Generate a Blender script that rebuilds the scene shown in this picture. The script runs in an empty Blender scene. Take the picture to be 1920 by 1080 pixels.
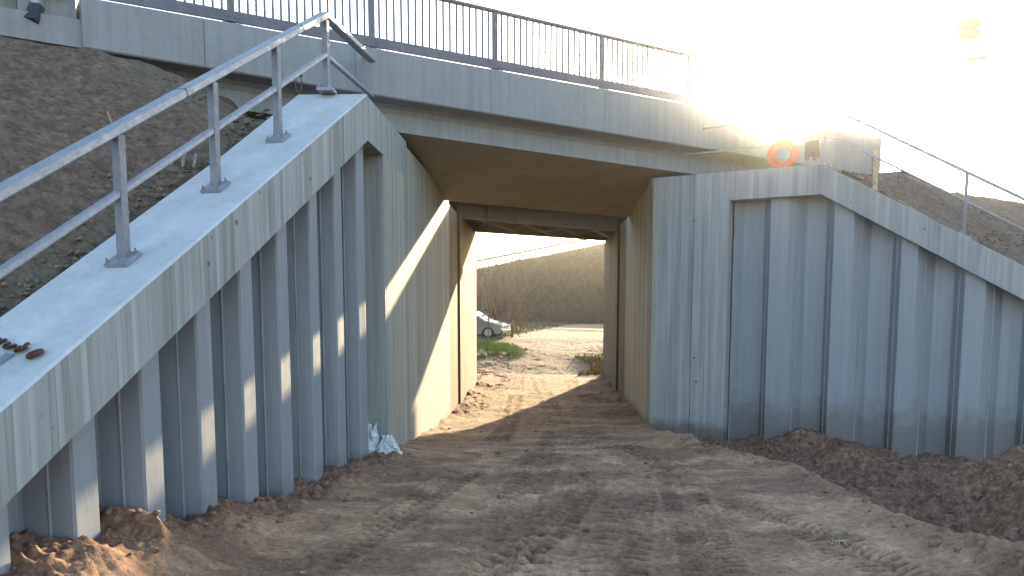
import bpy, math, random
import numpy as np
from mathutils import Vector, Matrix
random.seed(7)
D = bpy.data; SC = bpy.context.scene; COL = SC.collection
R = math.radians

# ------------------------------------------------------------------ camera
cam = D.objects.new('camera', D.cameras.new('camera')); COL.objects.link(cam); SC.camera = cam
cam.location = (0, 0, 2.2)
cam.rotation_euler = (R(90 - 5.75), 0, R(2.37))
cam.data.sensor_width = 36; cam.data.lens = 1450 / 1920 * 36
cam.data.shift_y = 180 / 1920
cam.data.clip_start = 0.1; cam.data.clip_end = 6000

# ------------------------------------------------------------------ world, sun, exposure
SUN_AZ = 15.5; SUN_EL = 13.8            # azimuth right of +Y
W = D.worlds.new('World'); SC.world = W; W.use_nodes = True
nt = W.node_tree; sky = nt.nodes.new('ShaderNodeTexSky'); sky.sky_type = 'NISHITA'; sky.sun_disc = False
sky.sun_elevation = R(SUN_EL); sky.sun_rotation = R(SUN_AZ); sky.air_density = 1.0; sky.dust_density = 1.0; sky.ozone_density = .9
nt.links.new(sky.outputs[0], nt.nodes['Background'].inputs[0]); nt.nodes['Background'].inputs[1].default_value = 0.15
sl = D.lights.new('sun', 'SUN'); sl.energy = 5.0; sl.angle = R(0.6); sl.color = (1, .80, .50)
so = D.objects.new('sun', sl); COL.objects.link(so)
sd = Vector((math.sin(R(SUN_AZ)) * math.cos(R(SUN_EL)), math.cos(R(SUN_AZ)) * math.cos(R(SUN_EL)), math.sin(R(SUN_EL))))
so.rotation_euler = sd.to_track_quat('Z', 'Y').to_euler()
SC.view_settings.view_transform = 'Standard'; SC.view_settings.look = 'None'
SC.view_settings.exposure = 2.15; SC.view_settings.gamma = 1

# ------------------------------------------------------------------ noise
def _h(ix, iy, s):
    n = (ix.astype(np.int64) * 374761393 + iy.astype(np.int64) * 668265263 + s * 1442695041) & 0x7fffffff
    n = ((n ^ (n >> 13)) * 1274126177) & 0x7fffffff
    n = (n ^ (n >> 16)) & 0xffff
    return n / 65535.0
def vnoise(x, y, s=0):
    x = np.asarray(x, float); y = np.asarray(y, float)
    ix = np.floor(x); iy = np.floor(y); fx = x - ix; fy = y - iy
    fx = fx * fx * (3 - 2 * fx); fy = fy * fy * (3 - 2 * fy)
    a = _h(ix, iy, s); b = _h(ix + 1, iy, s); c = _h(ix, iy + 1, s); d = _h(ix + 1, iy + 1, s)
    return (a + (b - a) * fx) * (1 - fy) + (c + (d - c) * fx) * fy
def fbm(x, y, o=4, s=0, g=.5):
    t = 0; a = 1; n = 0
    for i in range(o):
        t = t + a * (vnoise(x * 2 ** i + 17.3 * i, y * 2 ** i - 9.1 * i, s + i) * 2 - 1); n += a; a *= g
    return t / n
def sm(a, b, x):
    t = np.clip((x - a) / (b - a), 0, 1); return t * t * (3 - 2 * t)

# ------------------------------------------------------------------ mesh helpers
class MB:
    def __init__(s): s.v = []; s.f = []
    def add(s, vs, fs):
        o = len(s.v); s.v += [tuple(v) for v in vs]; s.f += [tuple(i + o for i in f) for f in fs]; return s
    def box(s, lo, hi, M=None):
        x0, y0, z0 = lo; x1, y1, z1 = hi
        vs = [Vector(p) for p in ((x0,y0,z0),(x1,y0,z0),(x1,y1,z0),(x0,y1,z0),(x0,y0,z1),(x1,y0,z1),(x1,y1,z1),(x0,y1,z1))]
        if M: vs = [M @ v for v in vs]
        return s.add(vs, [(3,2,1,0),(4,5,6,7),(0,1,5,4),(1,2,6,5),(2,3,7,6),(3,0,4,7)])
    def loft(s, rings, cap=True, closed=True):
        o = len(s.v); n = len(rings[0])
        for r in rings: s.v += [tuple(p) for p in r]
        for i in range(len(rings) - 1):
            for j in range(n if closed else n - 1):
                k = (j + 1) % n
                s.f.append((o + i*n + j, o + i*n + k, o + (i+1)*n + k, o + (i+1)*n + j))
        if cap: s.f.append(tuple(o + j for j in reversed(range(n)))); s.f.append(tuple(o + (len(rings)-1)*n + j for j in range(n)))
        return s
    def bar(s, a, b, w, h, up=(0,0,1), ch=0.0):
        a = Vector(a); b = Vector(b); d = (b - a).normalized(); u = Vector(up); sd_ = d.cross(u).normalized(); u = sd_.cross(d).normalized()
        if ch: pts = [(-w/2+ch,-h/2),(w/2-ch,-h/2),(w/2,-h/2+ch),(w/2,h/2-ch),(w/2-ch,h/2),(-w/2+ch,h/2),(-w/2,h/2-ch),(-w/2,-h/2+ch)]
        else: pts = [(-w/2,-h/2),(w/2,-h/2),(w/2,h/2),(-w/2,h/2)]
        return s.loft([[p + sd_*x + u*y for x, y in pts] for p in (a, b)])
    def tube(s, pts, r, n=8, cap=True):
        pts = [Vector(p) for p in pts]; rs = r if isinstance(r, (list, tuple)) else [r]*len(pts)
        rings = []; pu = None
        for i, p in enumerate(pts):
            d = (pts[min(i+1, len(pts)-1)] - pts[max(i-1, 0)]).normalized()
            if pu is None: pu = d.orthogonal().normalized()
            pu = (pu - d * pu.dot(d))
            pu = pu.normalized() if pu.length > 1e-6 else d.orthogonal().normalized()
            q = d.cross(pu)
            rings.append([p + (pu*math.cos(t*2*math.pi/n) + q*math.sin(t*2*math.pi/n)) * rs[i] for t in range(n)])
        return s.loft(rings, cap)
    def ring(s, c, R_, r, ax=(0,0,1), n=20, m=8, sy=1.0, xd=None):
        ax = Vector(ax).normalized(); x = Vector(xd).normalized() if xd else ax.orthogonal().normalized(); y = ax.cross(x); c = Vector(c)
        o = len(s.v)
        for i in range(n):
            t = 2*math.pi*i/n; rd = x*math.cos(t) + y*math.sin(t); cc = c + x*math.cos(t)*R_ + y*math.sin(t)*R_*sy
            for j in range(m):
                p = 2*math.pi*j/m; s.v.append(tuple(cc + rd*math.cos(p)*r + ax*math.sin(p)*r))
        for i in range(n):
            for j in range(m):
                s.f.append((o+i*m+j, o+((i+1)%n)*m+j, o+((i+1)%n)*m+(j+1)%m, o+i*m+(j+1)%m))
        return s
    def cyl(s, c, r, h, ax=(0,0,1), n=12):
        c = Vector(c); a = Vector(ax).normalized(); return s.tube([c - a*h/2, c + a*h/2], r, n)
    def grid(s, P):
        ny, nx = P.shape[:2]; o = len(s.v); s.v += [tuple(p) for p in P.reshape(-1, 3)]
        for i in range(ny-1):
            for j in range(nx-1): s.f.append((o+i*nx+j, o+i*nx+j+1, o+(i+1)*nx+j+1, o+(i+1)*nx+j))
        return s
    def build(s, name, mat, parent=None, smooth=False, bevel=0, root=None):
        off = Vector(root['_o']) if root is not None else (Vector(parent['_o']) if parent is not None and '_o' in parent else Vector((0,0,0)))
        me = D.meshes.new(name); me.from_pydata([tuple(Vector(v) - off) for v in s.v], [], s.f); me.update()
        me.materials.append(mat)
        if smooth: me.polygons.foreach_set('use_smooth', [True]*len(me.polygons))
        o = D.objects.new(name, me); COL.objects.link(o)
        if parent is not None: o.parent = parent; o['_o'] = tuple(off)
        if bevel:
            b = o.modifiers.new('bevel', 'BEVEL'); b.width = bevel; b.segments = 2; b.limit_method = 'ANGLE'; b.angle_limit = R(35)
        return o
def tag(o, label=None, cat=None, group=None, kind=None):
    if label: o['label'] = label
    if cat: o['category'] = cat
    if group: o['group'] = group
    if kind: o['kind'] = kind
    return o
def thing(name, loc, label, cat, group=None):
    o = D.objects.new(name, None); COL.objects.link(o); o.location = loc; o['_o'] = tuple(loc); return tag(o, label, cat, group)
def cp(o, parent, loc=None):
    c = o.copy(); COL.objects.link(c); c.parent = parent
    if loc is not None: c.location = loc
    return c
def grid_np(name, P, mat, smooth=True, attrs=None):
    ny, nx = P.shape[:2]; me = D.meshes.new(name); n = ny*nx
    me.vertices.add(n); me.vertices.foreach_set('co', P.reshape(-1).astype(np.float32))
    i = np.arange(ny-1)[:, None]*nx + np.arange(nx-1)[None, :]
    q = np.stack([i, i+1, i+nx+1, i+nx], -1).reshape(-1, 4); m = len(q)
    me.loops.add(m*4); me.loops.foreach_set('vertex_index', q.reshape(-1).astype(np.int32))
    me.polygons.add(m); me.polygons.foreach_set('loop_start', (np.arange(m)*4).astype(np.int32)); me.polygons.foreach_set('loop_total', np.full(m, 4, np.int32))
    me.update(calc_edges=True); me.polygons.foreach_set('use_smooth', np.full(m, smooth))
    for k, a in (attrs or {}).items():
        at = me.attributes.new(k, 'FLOAT', 'POINT'); at.data.foreach_set('value', a.reshape(-1).astype(np.float32))
    me.materials.append(mat); o = D.objects.new(name, me); COL.objects.link(o); return o

# ------------------------------------------------------------------ material helpers
class NT:
    def __init__(s, name, rough=.8, metal=0):
        s.m = D.materials.new(name); s.m.use_nodes = True; s.t = s.m.node_tree; s.b = s.t.nodes['Principled BSDF']
        s.b.inputs['Roughness'].default_value = rough; s.b.inputs['Metallic'].default_value = metal
        s.co = s.t.nodes.new('ShaderNodeNewGeometry').outputs['Position']
    def n(s, ty, **k):
        nd = s.t.nodes.new(ty)
        for a, v in k.items(): setattr(nd, a, v)
        return nd
    def l(s, a, b): s.t.links.new(a, b)
    def mp(s, sc, co=None, loc=(0,0,0)):
        m = s.n('ShaderNodeMapping'); s.l(co or s.co, m.inputs[0]); m.inputs['Scale'].default_value = sc; m.inputs['Location'].default_value = loc; return m.outputs[0]
    def noise(s, scale, det=4, co=None, rough=.55, dist=0):
        n = s.n('ShaderNodeTexNoise'); s.l(co or s.co, n.inputs['Vector']); n.inputs['Scale'].default_value = scale; n.inputs['Detail'].default_value = det
        n.inputs['Roughness'].default_value = rough; n.inputs['Distortion'].default_value = dist; return n.outputs['Fac']
    def ramp(s, f, stops):
        r = s.n('ShaderNodeValToRGB'); s.l(f, r.inputs[0]); e = r.color_ramp.elements
        while len(e) < len(stops): e.new(.5)
        for i, (p, c) in enumerate(stops):
            e[i].position = p; c = c if hasattr(c, '__len__') else (c, c, c); e[i].color = (*c, 1)
        return r.outputs[0]
    def math(s, op, a, b=0.0, c=None):
        n = s.n('ShaderNodeMath', operation=op)
        for i, v in enumerate((a, b, c)):
            if v is None: continue
            if isinstance(v, (int, float)): n.inputs[i].default_value = v
            else: s.l(v, n.inputs[i])
        return n.outputs[0]
    def mix(s, f, a, b, bt='MIX'):
        n = s.n('ShaderNodeMix', data_type='RGBA', blend_type=bt)
        if isinstance(f, (int, float)): n.inputs[0].default_value = f
        else: s.l(f, n.inputs[0])
        for i, v in ((6, a), (7, b)):
            if isinstance(v, tuple): n.inputs[i].default_value = (*v, 1)
            else: s.l(v, n.inputs[i])
        return n.outputs[2]
    def attr(s, nm): n = s.n('ShaderNodeAttribute', attribute_name=nm); return n.outputs['Fac']
    def bump(s, h, st=.3, d=.01, prev=None):
        b = s.n('ShaderNodeBump'); s.l(h, b.inputs['Height']); b.inputs['Strength'].default_value = st; b.inputs['Distance'].default_value = d
        if prev is not None: s.l(prev, b.inputs['Normal'])
        return b.outputs[0]
    def out(s, col=None, nrm=None, rough=None):
        if col is not None:
            if isinstance(col, tuple): s.b.inputs['Base Color'].default_value = (*col, 1)
            else: s.l(col, s.b.inputs['Base Color'])
        if nrm is not None: s.l(nrm, s.b.inputs['Normal'])
        if rough is not None: s.l(rough, s.b.inputs['Roughness'])
        return s.m

def concrete(name, base, boards=None, bw=.11, streak=.25, blotch=.2, rust=0.0, pit=.5, bfac=.16, scum=0.0):
    t = NT(name, .85)
    b = Vector(base)
    col = t.mix(blotch, base, t.ramp(t.noise(1.3, 5), [(.3, tuple(b*.62)), (.7, tuple(b*1.25))]))
    col = t.mix(.5, col, t.ramp(t.noise(14, 6, rough=.7), [(.3, tuple(b*.8)), (.7, tuple(b*1.15))]))
    # runs of water and lime down the face
    st = t.noise(1, 5, co=t.mp((9, 9, .35)), rough=.6)
    col = t.mix(streak, col, t.ramp(st, [(.36, tuple(b*.5)), (.5, tuple(b)), (.66, tuple(b*1.45))]))
    nr = t.bump(t.noise(60, 4), .25, .004)
    nr = t.bump(t.noise(3, 3), .3, .02, nr)
    if boards is not None:
        dt = t.n('ShaderNodeVectorMath', operation='DOT_PRODUCT'); t.l(t.co, dt.inputs[0]); dt.inputs[1].default_value = (boards[0], boards[1], 0)
        u = t.math('DIVIDE', dt.outputs['Value'], bw)
        fl = t.math('FLOOR', u); fr = t.math('FRACT', u)
        wn = t.n('ShaderNodeTexWhiteNoise', noise_dimensions='1D'); t.l(fl, wn.inputs['W'])
        col = t.mix(bfac, col, t.ramp(wn.outputs['Value'], [(0, tuple(b*.45)), (.5, tuple(b)), (1, tuple(b*1.5))]))
        ed = t.math('MINIMUM', fr, t.math('SUBTRACT', 1.0, fr)); line = t.math('LESS_THAN', ed, .045)
        wob = t.ramp(t.noise(1, 3, co=t.mp((7, 7, .9))), [(.45, 0.), (.6, 1.)])
        line = t.math('MULTIPLY', line, wob)
        col = t.mix(t.math('MULTIPLY', line, .7), col, tuple(b*.4))
        nr = t.bump(t.math('SUBTRACT', t.math('MULTIPLY', wn.outputs['Value'], .5), t.math('MULTIPLY', line, .8)), .7, .006, nr)
        nr = t.bump(t.noise(1, 4, co=t.mp((70, 70, 1.6))), .35, .004, nr)
    if pit:
        vo = t.n('ShaderNodeTexVoronoi'); t.l(t.co, vo.inputs['Vector']); vo.inputs['Scale'].default_value = 11
        ps = t.math('MULTIPLY', t.math('LESS_THAN', vo.outputs['Distance'], .10), t.ramp(t.noise(1.7, 3), [(.5, 0.), (.6, 1.)]))
        col = t.mix(t.math('MULTIPLY', ps, pit), col, tuple(b*.25)); nr = t.bump(t.math('MULTIPLY', ps, -1), .5, .006, nr)
    if boards is not None:
        v2 = t.n('ShaderNodeTexVoronoi'); t.l(t.co, v2.inputs['Vector']); v2.inputs['Scale'].default_value = 2.6
        th = t.math('LESS_THAN', v2.outputs['Distance'], .07); col = t.mix(t.math('MULTIPLY', th, .75), col, tuple(b*.22)); nr = t.bump(t.math('MULTIPLY', th, -1), .8, .02, nr)
    if rust:
        col = t.mix(t.math('MULTIPLY', t.ramp(t.noise(1, 5, co=t.mp((4, 4, .6))), [(.5, 0.), (.68, 1.)]), rust), col, (.16, .12, .07))
    if scum:
        col = t.mix(t.math('MULTIPLY', t.ramp(t.noise(2.2, 6, rough=.65), [(.5, 0.), (.58, 1.)]), scum), col, tuple(b*1.5))
    # splash zone of soil at the foot
    sep = t.n('ShaderNodeSeparateXYZ'); t.l(t.co, sep.inputs[0])
    zz = t.math('ADD', sep.outputs['Z'], t.math('MULTIPLY', t.noise(3.5, 4), -.55))
    col = t.mix(t.math('MULTIPLY', t.ramp(t.math('MULTIPLY_ADD', zz, -1, -.55), [(.0, 0.), (.25, 1.)]), .7), col, (.11, .085, .06))
    return t.out(col, nr)

wv = Vector((-math.sin(R(10)), -math.cos(R(10)), 0))        # left wing: from the corner towards the viewer
wn_ = Vector((wv.y, -wv.x, 0))                               # into the bank
rd = Vector((.894, -.447, 0)).normalized(); rn = Vector((.447, .894, 0)).normalized()
sk = Vector((.7947, .6069, 0)).normalized(); fn = Vector((.6069, -.7947, 0)).normalized()

M = {}
M['board_tunnel'] = concrete('board_marked_concrete', (.33, .315, .27), (0, 1), .12, .4, .3, bfac=.28)
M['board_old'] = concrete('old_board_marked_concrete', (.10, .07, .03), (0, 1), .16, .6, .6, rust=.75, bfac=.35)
M['board_left'] = concrete('board_marked_concrete_left', (.27, .275, .265), (wv.x, wv.y), .06, .6, .5, bfac=.3)
M['board_right'] = concrete('board_marked_concrete_right', (.29, .29, .29), (rd.x, rd.y), .095, .4, .35, bfac=.2)
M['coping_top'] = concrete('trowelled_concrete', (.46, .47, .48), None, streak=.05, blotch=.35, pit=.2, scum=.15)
M['fascia'] = concrete('smooth_concrete', (.25, .255, .26), None, .55, .18, .35)
M['beam'] = concrete('beam_concrete', (.25, .25, .25), None, streak=.2, blotch=.3)
M['soffit'] = concrete('soffit_concrete', (.27, .245, .195), None, streak=.0, blotch=.6, rust=.25, scum=.1)

def steel_sheet():
    t = NT('painted_sheet_steel', .5, .0)
    b = Vector((.235, .243, .265))
    col = t.mix(.6, t.ramp(t.noise(1.1, 4), [(.3, tuple(b*.85)), (.7, tuple(b*1.15))]), t.ramp(t.noise(30, 5), [(.3, tuple(b*.85)), (.7, tuple(b*1.12))]))
    st = t.noise(1, 5, co=t.mp((22, 22, .35)), rough=.7)
    col = t.mix(.8, col, t.ramp(st, [(.25, tuple(b*.82)), (.5, tuple(b)), (.68, tuple(b*1.1)), (.76, tuple(b*1.7))]))
    sep = t.n('ShaderNodeSeparateXYZ'); t.l(t.co, sep.inputs[0])
    k = t.math('SUBTRACT', .33, t.math('ADD', sep.outputs['Z'], t.math('MULTIPLY', t.noise(4, 5), -1.1)))
    col = t.mix(t.math('MULTIPLY', t.ramp(k, [(.55, 0.), (1., 1.)]), .6), col, (.13, .10, .075))
    nr = t.bump(t.noise(2.0, 3, co=t.mp((2, 2, .5))), .35, .02, t.bump(t.noise(90, 3), .15, .002))
    return t.out(col, nr, t.ramp(t.noise(6, 4), [(.3, .42), (.7, .62)]))
M['sheet'] = steel_sheet()
def galv(name, b, metal=.55, rough=.42):
    t = NT(name, rough, metal); b = Vector(b)
    vo = t.n('ShaderNodeTexVoronoi'); t.l(t.co, vo.inputs['Vector']); vo.inputs['Scale'].default_value = 45
    sx = t.n('ShaderNodeSeparateColor'); t.l(vo.outputs['Color'], sx.inputs[0])
    col = t.mix(.5, t.ramp(t.noise(9, 4), [(.3, tuple(b*.8)), (.7, tuple(b*1.15))]), t.ramp(sx.outputs[0], [(0, tuple(b*.8)), (1, tuple(b*1.15))]))
    return t.out(col, t.bump(t.noise(40, 3), .1, .002), t.ramp(t.noise(14, 3), [(.3, rough-.08), (.7, rough+.15)]))
M['galv'] = galv('galvanised_steel', (.27, .28, .31), .35, .5)
M['postgrey'] = galv('dull_galvanised_steel', (.19, .19, .215), .2, .55)
M['rail'] = galv('grey_painted_rail', (.13, .125, .15), .1, .55)
M['rustgirder'] = galv('weathered_girder_steel', (.13, .115, .11), .1, .7)
def plain(name, c, rough=.6, metal=0, ns=20, var=.25):
    t = NT(name, rough, metal); b = Vector(c)
    return t.out(t.ramp(t.noise(ns, 4), [(.3, tuple(b*(1-var))), (.7, tuple(b*(1+var)))]), t.bump(t.noise(ns*3, 3), .15, .003))
M['lock'] = plain('scuffed_steel', (.24, .25, .26), .7, .0, 3, .2)
M['rust'] = plain('rusty_iron', (.09, .035, .02), .85, 0, 60, .5)
M['plastic'] = plain('white_plastic_sheet', (.60, .60, .60), .35, 0, 8, .12)
M['black'] = plain('black_rubber', (.03, .03, .035), .6)
M['orange'] = plain('orange_hose', (.45, .08, .035), .45, 0, 8, .1)
M['glass'] = plain('car_glass', (.05, .08, .08), .08, 0, 2, .1)
M['carpaint'] = plain('silver_car_paint', (.19, .215, .26), .25, .5, 3, .06)
M['tyre'] = plain('tyre', (.02, .02, .02), .8)
M['rim'] = plain('steel_rim', (.35, .35, .36), .35, .7)
M['lamp'] = plain('headlight_glass', (.75, .76, .78), .1, .2, 3, .05)
M['bark'] = plain('twig_bark', (.17, .125, .095), .9, 0, 15, .3)
M['wood'] = plain('weathered_wood', (.38, .30, .2), .8, 0, 12, .3)
M['stone'] = plain('pale_stone', (.26, .23, .20), .9, 0, 14, .35)
M['bankstone'] = plain('grey_brown_stone', (.15, .125, .10), .9, 0, 14, .4)
M['clod'] = plain('soil_clod', (.19, .115, .072), .95, 0, 22, .4)
M['cable'] = plain('cable', (.06, .06, .06), .6)

def ground_mat():
    t = NT('dirt', .95)
    dry = t.ramp(t.noise(2.4, 7, rough=.62, dist=.3), [(.25, (.24, .140, .080)), (.5, (.41, .255, .150)), (.75, (.58, .39, .24))])
    damp = t.ramp(t.noise(5, 6, rough=.7), [(.3, (.11, .060, .036)), (.7, (.25, .150, .092))])
    pm = t.ramp(t.noise(1, 6, co=t.mp((.55, .95, 1)), rough=.65, dist=.6), [(.42, 0.), (.56, 1.)])
    col = t.mix(t.math('MULTIPLY', pm, .85), dry, damp)
    loose = t.ramp(t.noise(9, 6, rough=.75), [(.3, (.075, .036, .022)), (.5, (.22, .118, .072)), (.72, (.42, .25, .16))])
    col = t.mix(t.attr('loose'), col, loose)
    gr = t.ramp(t.noise(6, 6, rough=.7), [(.3, (.05, .065, .02)), (.5, (.11, .13, .04)), (.7, (.17, .15, .08))])
    col = t.mix(t.attr('grass'), col, gr)
    sand = t.ramp(t.noise(7, 5, rough=.7), [(.3, (.10, .068, .038)), (.6, (.27, .195, .11))])
    col = t.mix(t.attr('sand'), col, sand)
    col = t.mix(t.math('MULTIPLY', t.attr('groove_tone'), .62), col, t.mix(.5, col, (.055, .034, .02)))  # tread groove shade put into the colour, over a faintly darker track
    col = t.mix(.75, col, t.ramp(t.noise(16, 6, rough=.8), [(.33, .28), (.47, 1.), (.66, 1.55)]), 'MULTIPLY')
    pb = t.n('ShaderNodeTexVoronoi'); t.l(t.co, pb.inputs['Vector']); pb.inputs['Scale'].default_value = 19
    sx = t.n('ShaderNodeSeparateColor'); t.l(pb.outputs['Color'], sx.inputs[0])
    peb = t.math('MULTIPLY', t.math('LESS_THAN', pb.outputs['Distance'], .2), t.math('GREATER_THAN', sx.outputs[0], .86))
    col = t.mix(t.math('MULTIPLY', peb, .7), col, t.ramp(sx.outputs[1], [(0, (.08, .065, .05)), (1, (.48, .43, .36))]))
    nr = t.bump(t.noise(11, 8, rough=.75), .9, .05)
    nr = t.bump(t.noise(55, 5, rough=.7), .6, .012, nr)
    nr = t.bump(peb, .5, .01, nr)
    return t.out(col, nr)
M['ground'] = ground_mat()
def bank_mat():
    t = NT('bank_soil', .95)
    a = t.ramp(t.noise(7, 8, rough=.75), [(.28, (.06, .036, .024)), (.5, (.16, .103, .072)), (.72, (.29, .20, .145))])
    b = t.ramp(t.noise(10, 7, rough=.7), [(.3, (.10, .085, .055)), (.7, (.23, .20, .14))])
    col = t.mix(t.attr('sand'), a, b)
    col = t.mix(.85, col, t.ramp(t.noise(17, 7, rough=.8), [(.32, .28), (.48, 1.), (.68, 1.6)]), 'MULTIPLY')
    gr = t.ramp(t.noise(.7, 8, rough=.72), [(.3, (.015, .017, .010)), (.5, (.04, .036, .022)), (.7, (.075, .060, .040))])
    col = t.mix(t.attr('grass'), col, gr)
    nr = t.bump(t.noise(14, 8, rough=.78), .9, .06)
    nr = t.bump(t.noise(60, 5, rough=.7), .6, .012, nr)
    return t.out(col, nr)
M['bank'] = bank_mat()

# ------------------------------------------------------------------ terrain
def seg_d(X, Y, pts):
    best = np.full(X.shape, 1e9); tt = np.zeros(X.shape); acc = 0
    for (x0, y0), (x1, y1) in zip(pts[:-1], pts[1:]):
        L = math.hypot(x1-x0, y1-y0); t = np.clip(((X-x0)*(x1-x0) + (Y-y0)*(y1-y0))/L**2, 0, 1)
        d = np.hypot(X-(x0+t*(x1-x0)), Y-(y0+t*(y1-y0)))
        m = d < best; best = np.where(m, d, best); tt = np.where(m, acc + t*L, tt); acc += L
    return best, tt
def signed_side(X, Y, p, d):      # >0 to the left of direction d
    return (X-p[0])*(-d[1]) + (Y-p[1])*d[0]
TRACKS = [([(-.45, 3.5), (-.27, 6.5), (-.3, 8.6), (.1, 12), (.35, 18), (-.3, 30), (-.5, 37), (.2, 44), (3, 52)], .27),
          ([(.25, 3.5), (.62, 6.6), (1.0, 8.8), (1.25, 10.5), (1.0, 14), (1.0, 22), (1.0, 34), (1.5, 42), (5, 50)], .27),
          ([(1.1, 3.5), (1.45, 6.6), (1.6, 8.6), (1.75, 10.2), (1.3, 13)], .25),
          ([(-2.3, 5.0), (-1.5, 8), (-.9, 11), (-.8, 18), (-1.0, 30), (-1.1, 36), (-.6, 43), (1.5, 49)], .22),
          ([(3.1, 5.2), (2.7, 7.2), (2.2, 8.6), (1.9, 11)], .24),
          ([(-.9, 5.2), (0.1, 7.5), (.6, 9.6), (-.2, 13)], .18)]
def Hbase(Y): return np.interp(Y, [-50, 0, 9, 12, 14, 17, 22, 28, 32, 36, 41, 50, 120], [0, 0, -.02, -.06, -.25, -.52, -.6, -.6, -.6, .05, .53, .68, .9])
def Hfun(X, Y):
    z = Hbase(Y)
    # right part drops towards the wing wall
    edge = np.interp(Y, [3, 6.7, 8, 10.5, 12.3, 13.8, 16], [3.9, 3.6, 3.45, 3.3, 2.5, 2.2, 2.0])
    s = sm(0, 1.3, X - edge) * (1 - sm(17.5, 19, Y))
    z = z*(1-s) + (-.72)*s
    rough = .0
    # rim of the track
    rim = np.exp(-((X-edge-.05)/.22)**2) * (1-sm(12.5, 14.5, Y)); z = z + .07*rim
    # berm and mounds on the right
    d, _ = seg_d(X, Y, [(5.5, 16.0), (5.4, 14.4), (5.2, 12.9), (4.9, 11.6), (4.5, 10.4)])
    b1 = np.exp(-(d/.9)**2) * (.24 + .25*fbm(X*1.3, Y*1.3, 3, 5)); z = z + b1*(1-sm(16.6, 17.5, Y))
    d2, _ = seg_d(X, Y, [(3.2, 15.6), (2.6, 14.3), (3.3, 12.8), (3.9, 11.3)])
    b3 = .14*np.exp(-(d2/.5)**2); z = z + b3
    d, _ = seg_d(X, Y, [(6.4, 10.0), (5.9, 8.2), (5.3, 6.2), (5.2, 3)])
    b2 = np.exp(-(d/1.25)**2) * (1.12 + .2*fbm(X*.9, Y*.9, 3, 9)); z = z + b2
    # left heaps along the piles
    dl = -( (X+2.557)*wn_.x + (Y-10.535)*wn_.y )         # metres in front of the pile face
    u = (X+2.36)*wv.x + (Y-10.5)*wv.y
    z = z + .30*sm(1.2, -.1, dl*.35)*sm(2.0, 5.6, u)*sm(1.0, .12, dl)
    hl = np.exp(-(np.clip(dl-.05, 0, 9)/.33)**2) * (dl > -1.2) * sm(-1.6, -.2, u)
    lump = (dl < 9)*.09 + .12*np.clip(fbm(u*1.1+3, dl*.6, 3, 21), -.3, 1) + .15*np.exp(-((u-4.55)/.22)**2) + .12*np.exp(-((u-3.2)/.4)**2) + .07*np.exp(-((u-5.3)/.4)**2) + .06*np.exp(-((u-1.0)/.3)**2)
    z = z + hl*lump
    # soil against tunnel walls
    dw = np.minimum(np.abs(X+2.36), np.abs(X-2.36)); z = z + .12*np.exp(-(dw/.3)**2)*sm(11, 13, Y)*(1-sm(31, 33, Y))*(np.abs(X) < 2.5)*(.6+.8*fbm(X*2, Y*1.2, 3, 4))
    z = z + .12*fbm(X*2.2, Y*2.2, 3, 51)*np.clip(b1+b2+.5*s, 0, 1)
    loose = np.clip(b1*1.6 + b2*1.4 + hl*1.2 + s*.85 + rim*.3, 0, 1)
    side = sm(1.0, 1.9, np.abs(X+.1+.5*fbm(X*.0+1, Y*.3, 2, 77)))*sm(17, 20, Y)*(1-sm(36, 40, Y))*np.clip(.45+fbm(X*1.5, Y*1.0, 4, 78), 0, .8); loose = np.maximum(loose, side)
    # far terrain
    path = np.interp(Y, [32, 36, 41, 50, 80], [.2, .1, .7, 2.6, 9.0])
    off = np.abs(X-path) - np.interp(Y, [32, 36, 41, 50, 80], [1.9, 2.1, 2.3, 2.6, 3.2]); far = sm(32.5, 35, Y)
    grass = far*sm(-.1, .8, off + .6*fbm(X*.9, Y*.9, 4, 31)) * .95
    z = z + far*sm(0, 2.5, off)*.15
    # small relief
    z = z + .035*fbm(X*1.1, Y*1.1, 4, 2) + .015*fbm(X*5, Y*5, 3, 6)
    cl = fbm(X*6, Y*6, 5, 11, .62); z = z + loose*(.12*cl + .07*np.abs(fbm(X*11, Y*11, 3, 12)))
    z = z + (1-loose)*.012*fbm(X*14, Y*14, 3, 14)
    # tyre tracks
    near = (1-.7*sm(12.5, 17, Y))*(1-.4*sm(26, 34, Y)); groove_tone = 0*X
    for k, (pts, w) in enumerate(TRACKS):
        d, t = seg_d(X, Y, pts)
        d = d + .03*fbm(t*1.4, t*0+k, 2, 40+k); tw = t + .02*fbm(X*5, Y*5, 2, 44)
        ins = 1 - sm(w-.03, w+.04, d); ps = sm(.25, .5, vnoise(t*.45, t*0+3.3*k, 60+k)) if k > 1 else .5+.5*vnoise(t*.5, t*0+k, 61)
        rim_ = np.exp(-((d-w-.05)/.05)**2)
        tread = np.sin(2*math.pi*(tw + d*.35*(1 if k % 2 else -1))/(.20, .185, .12, .15, .11, .17)[k]); tread = np.clip(tread*1.6, -1, 1)
        z = z + near*ps*(1-loose*.6)*(ins*(-.008 + .038*tread*sm(.02, .06, d)) + .022*rim_); groove_tone = np.maximum(groove_tone, (1-.5*sm(10, 15, Y))*near*ps*(1-loose*.7)*ins*(.10 + .9*np.clip(-tread, 0, 1)*sm(.02, .06, d)))
    sand = (.35*sm(12, 16, Y) + .4*sm(20, 36, Y))*(1-grass)
    return z, loose, grass, np.clip(sand, 0, 1)*(1-loose), np.clip(groove_tone, 0, 1)
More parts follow.
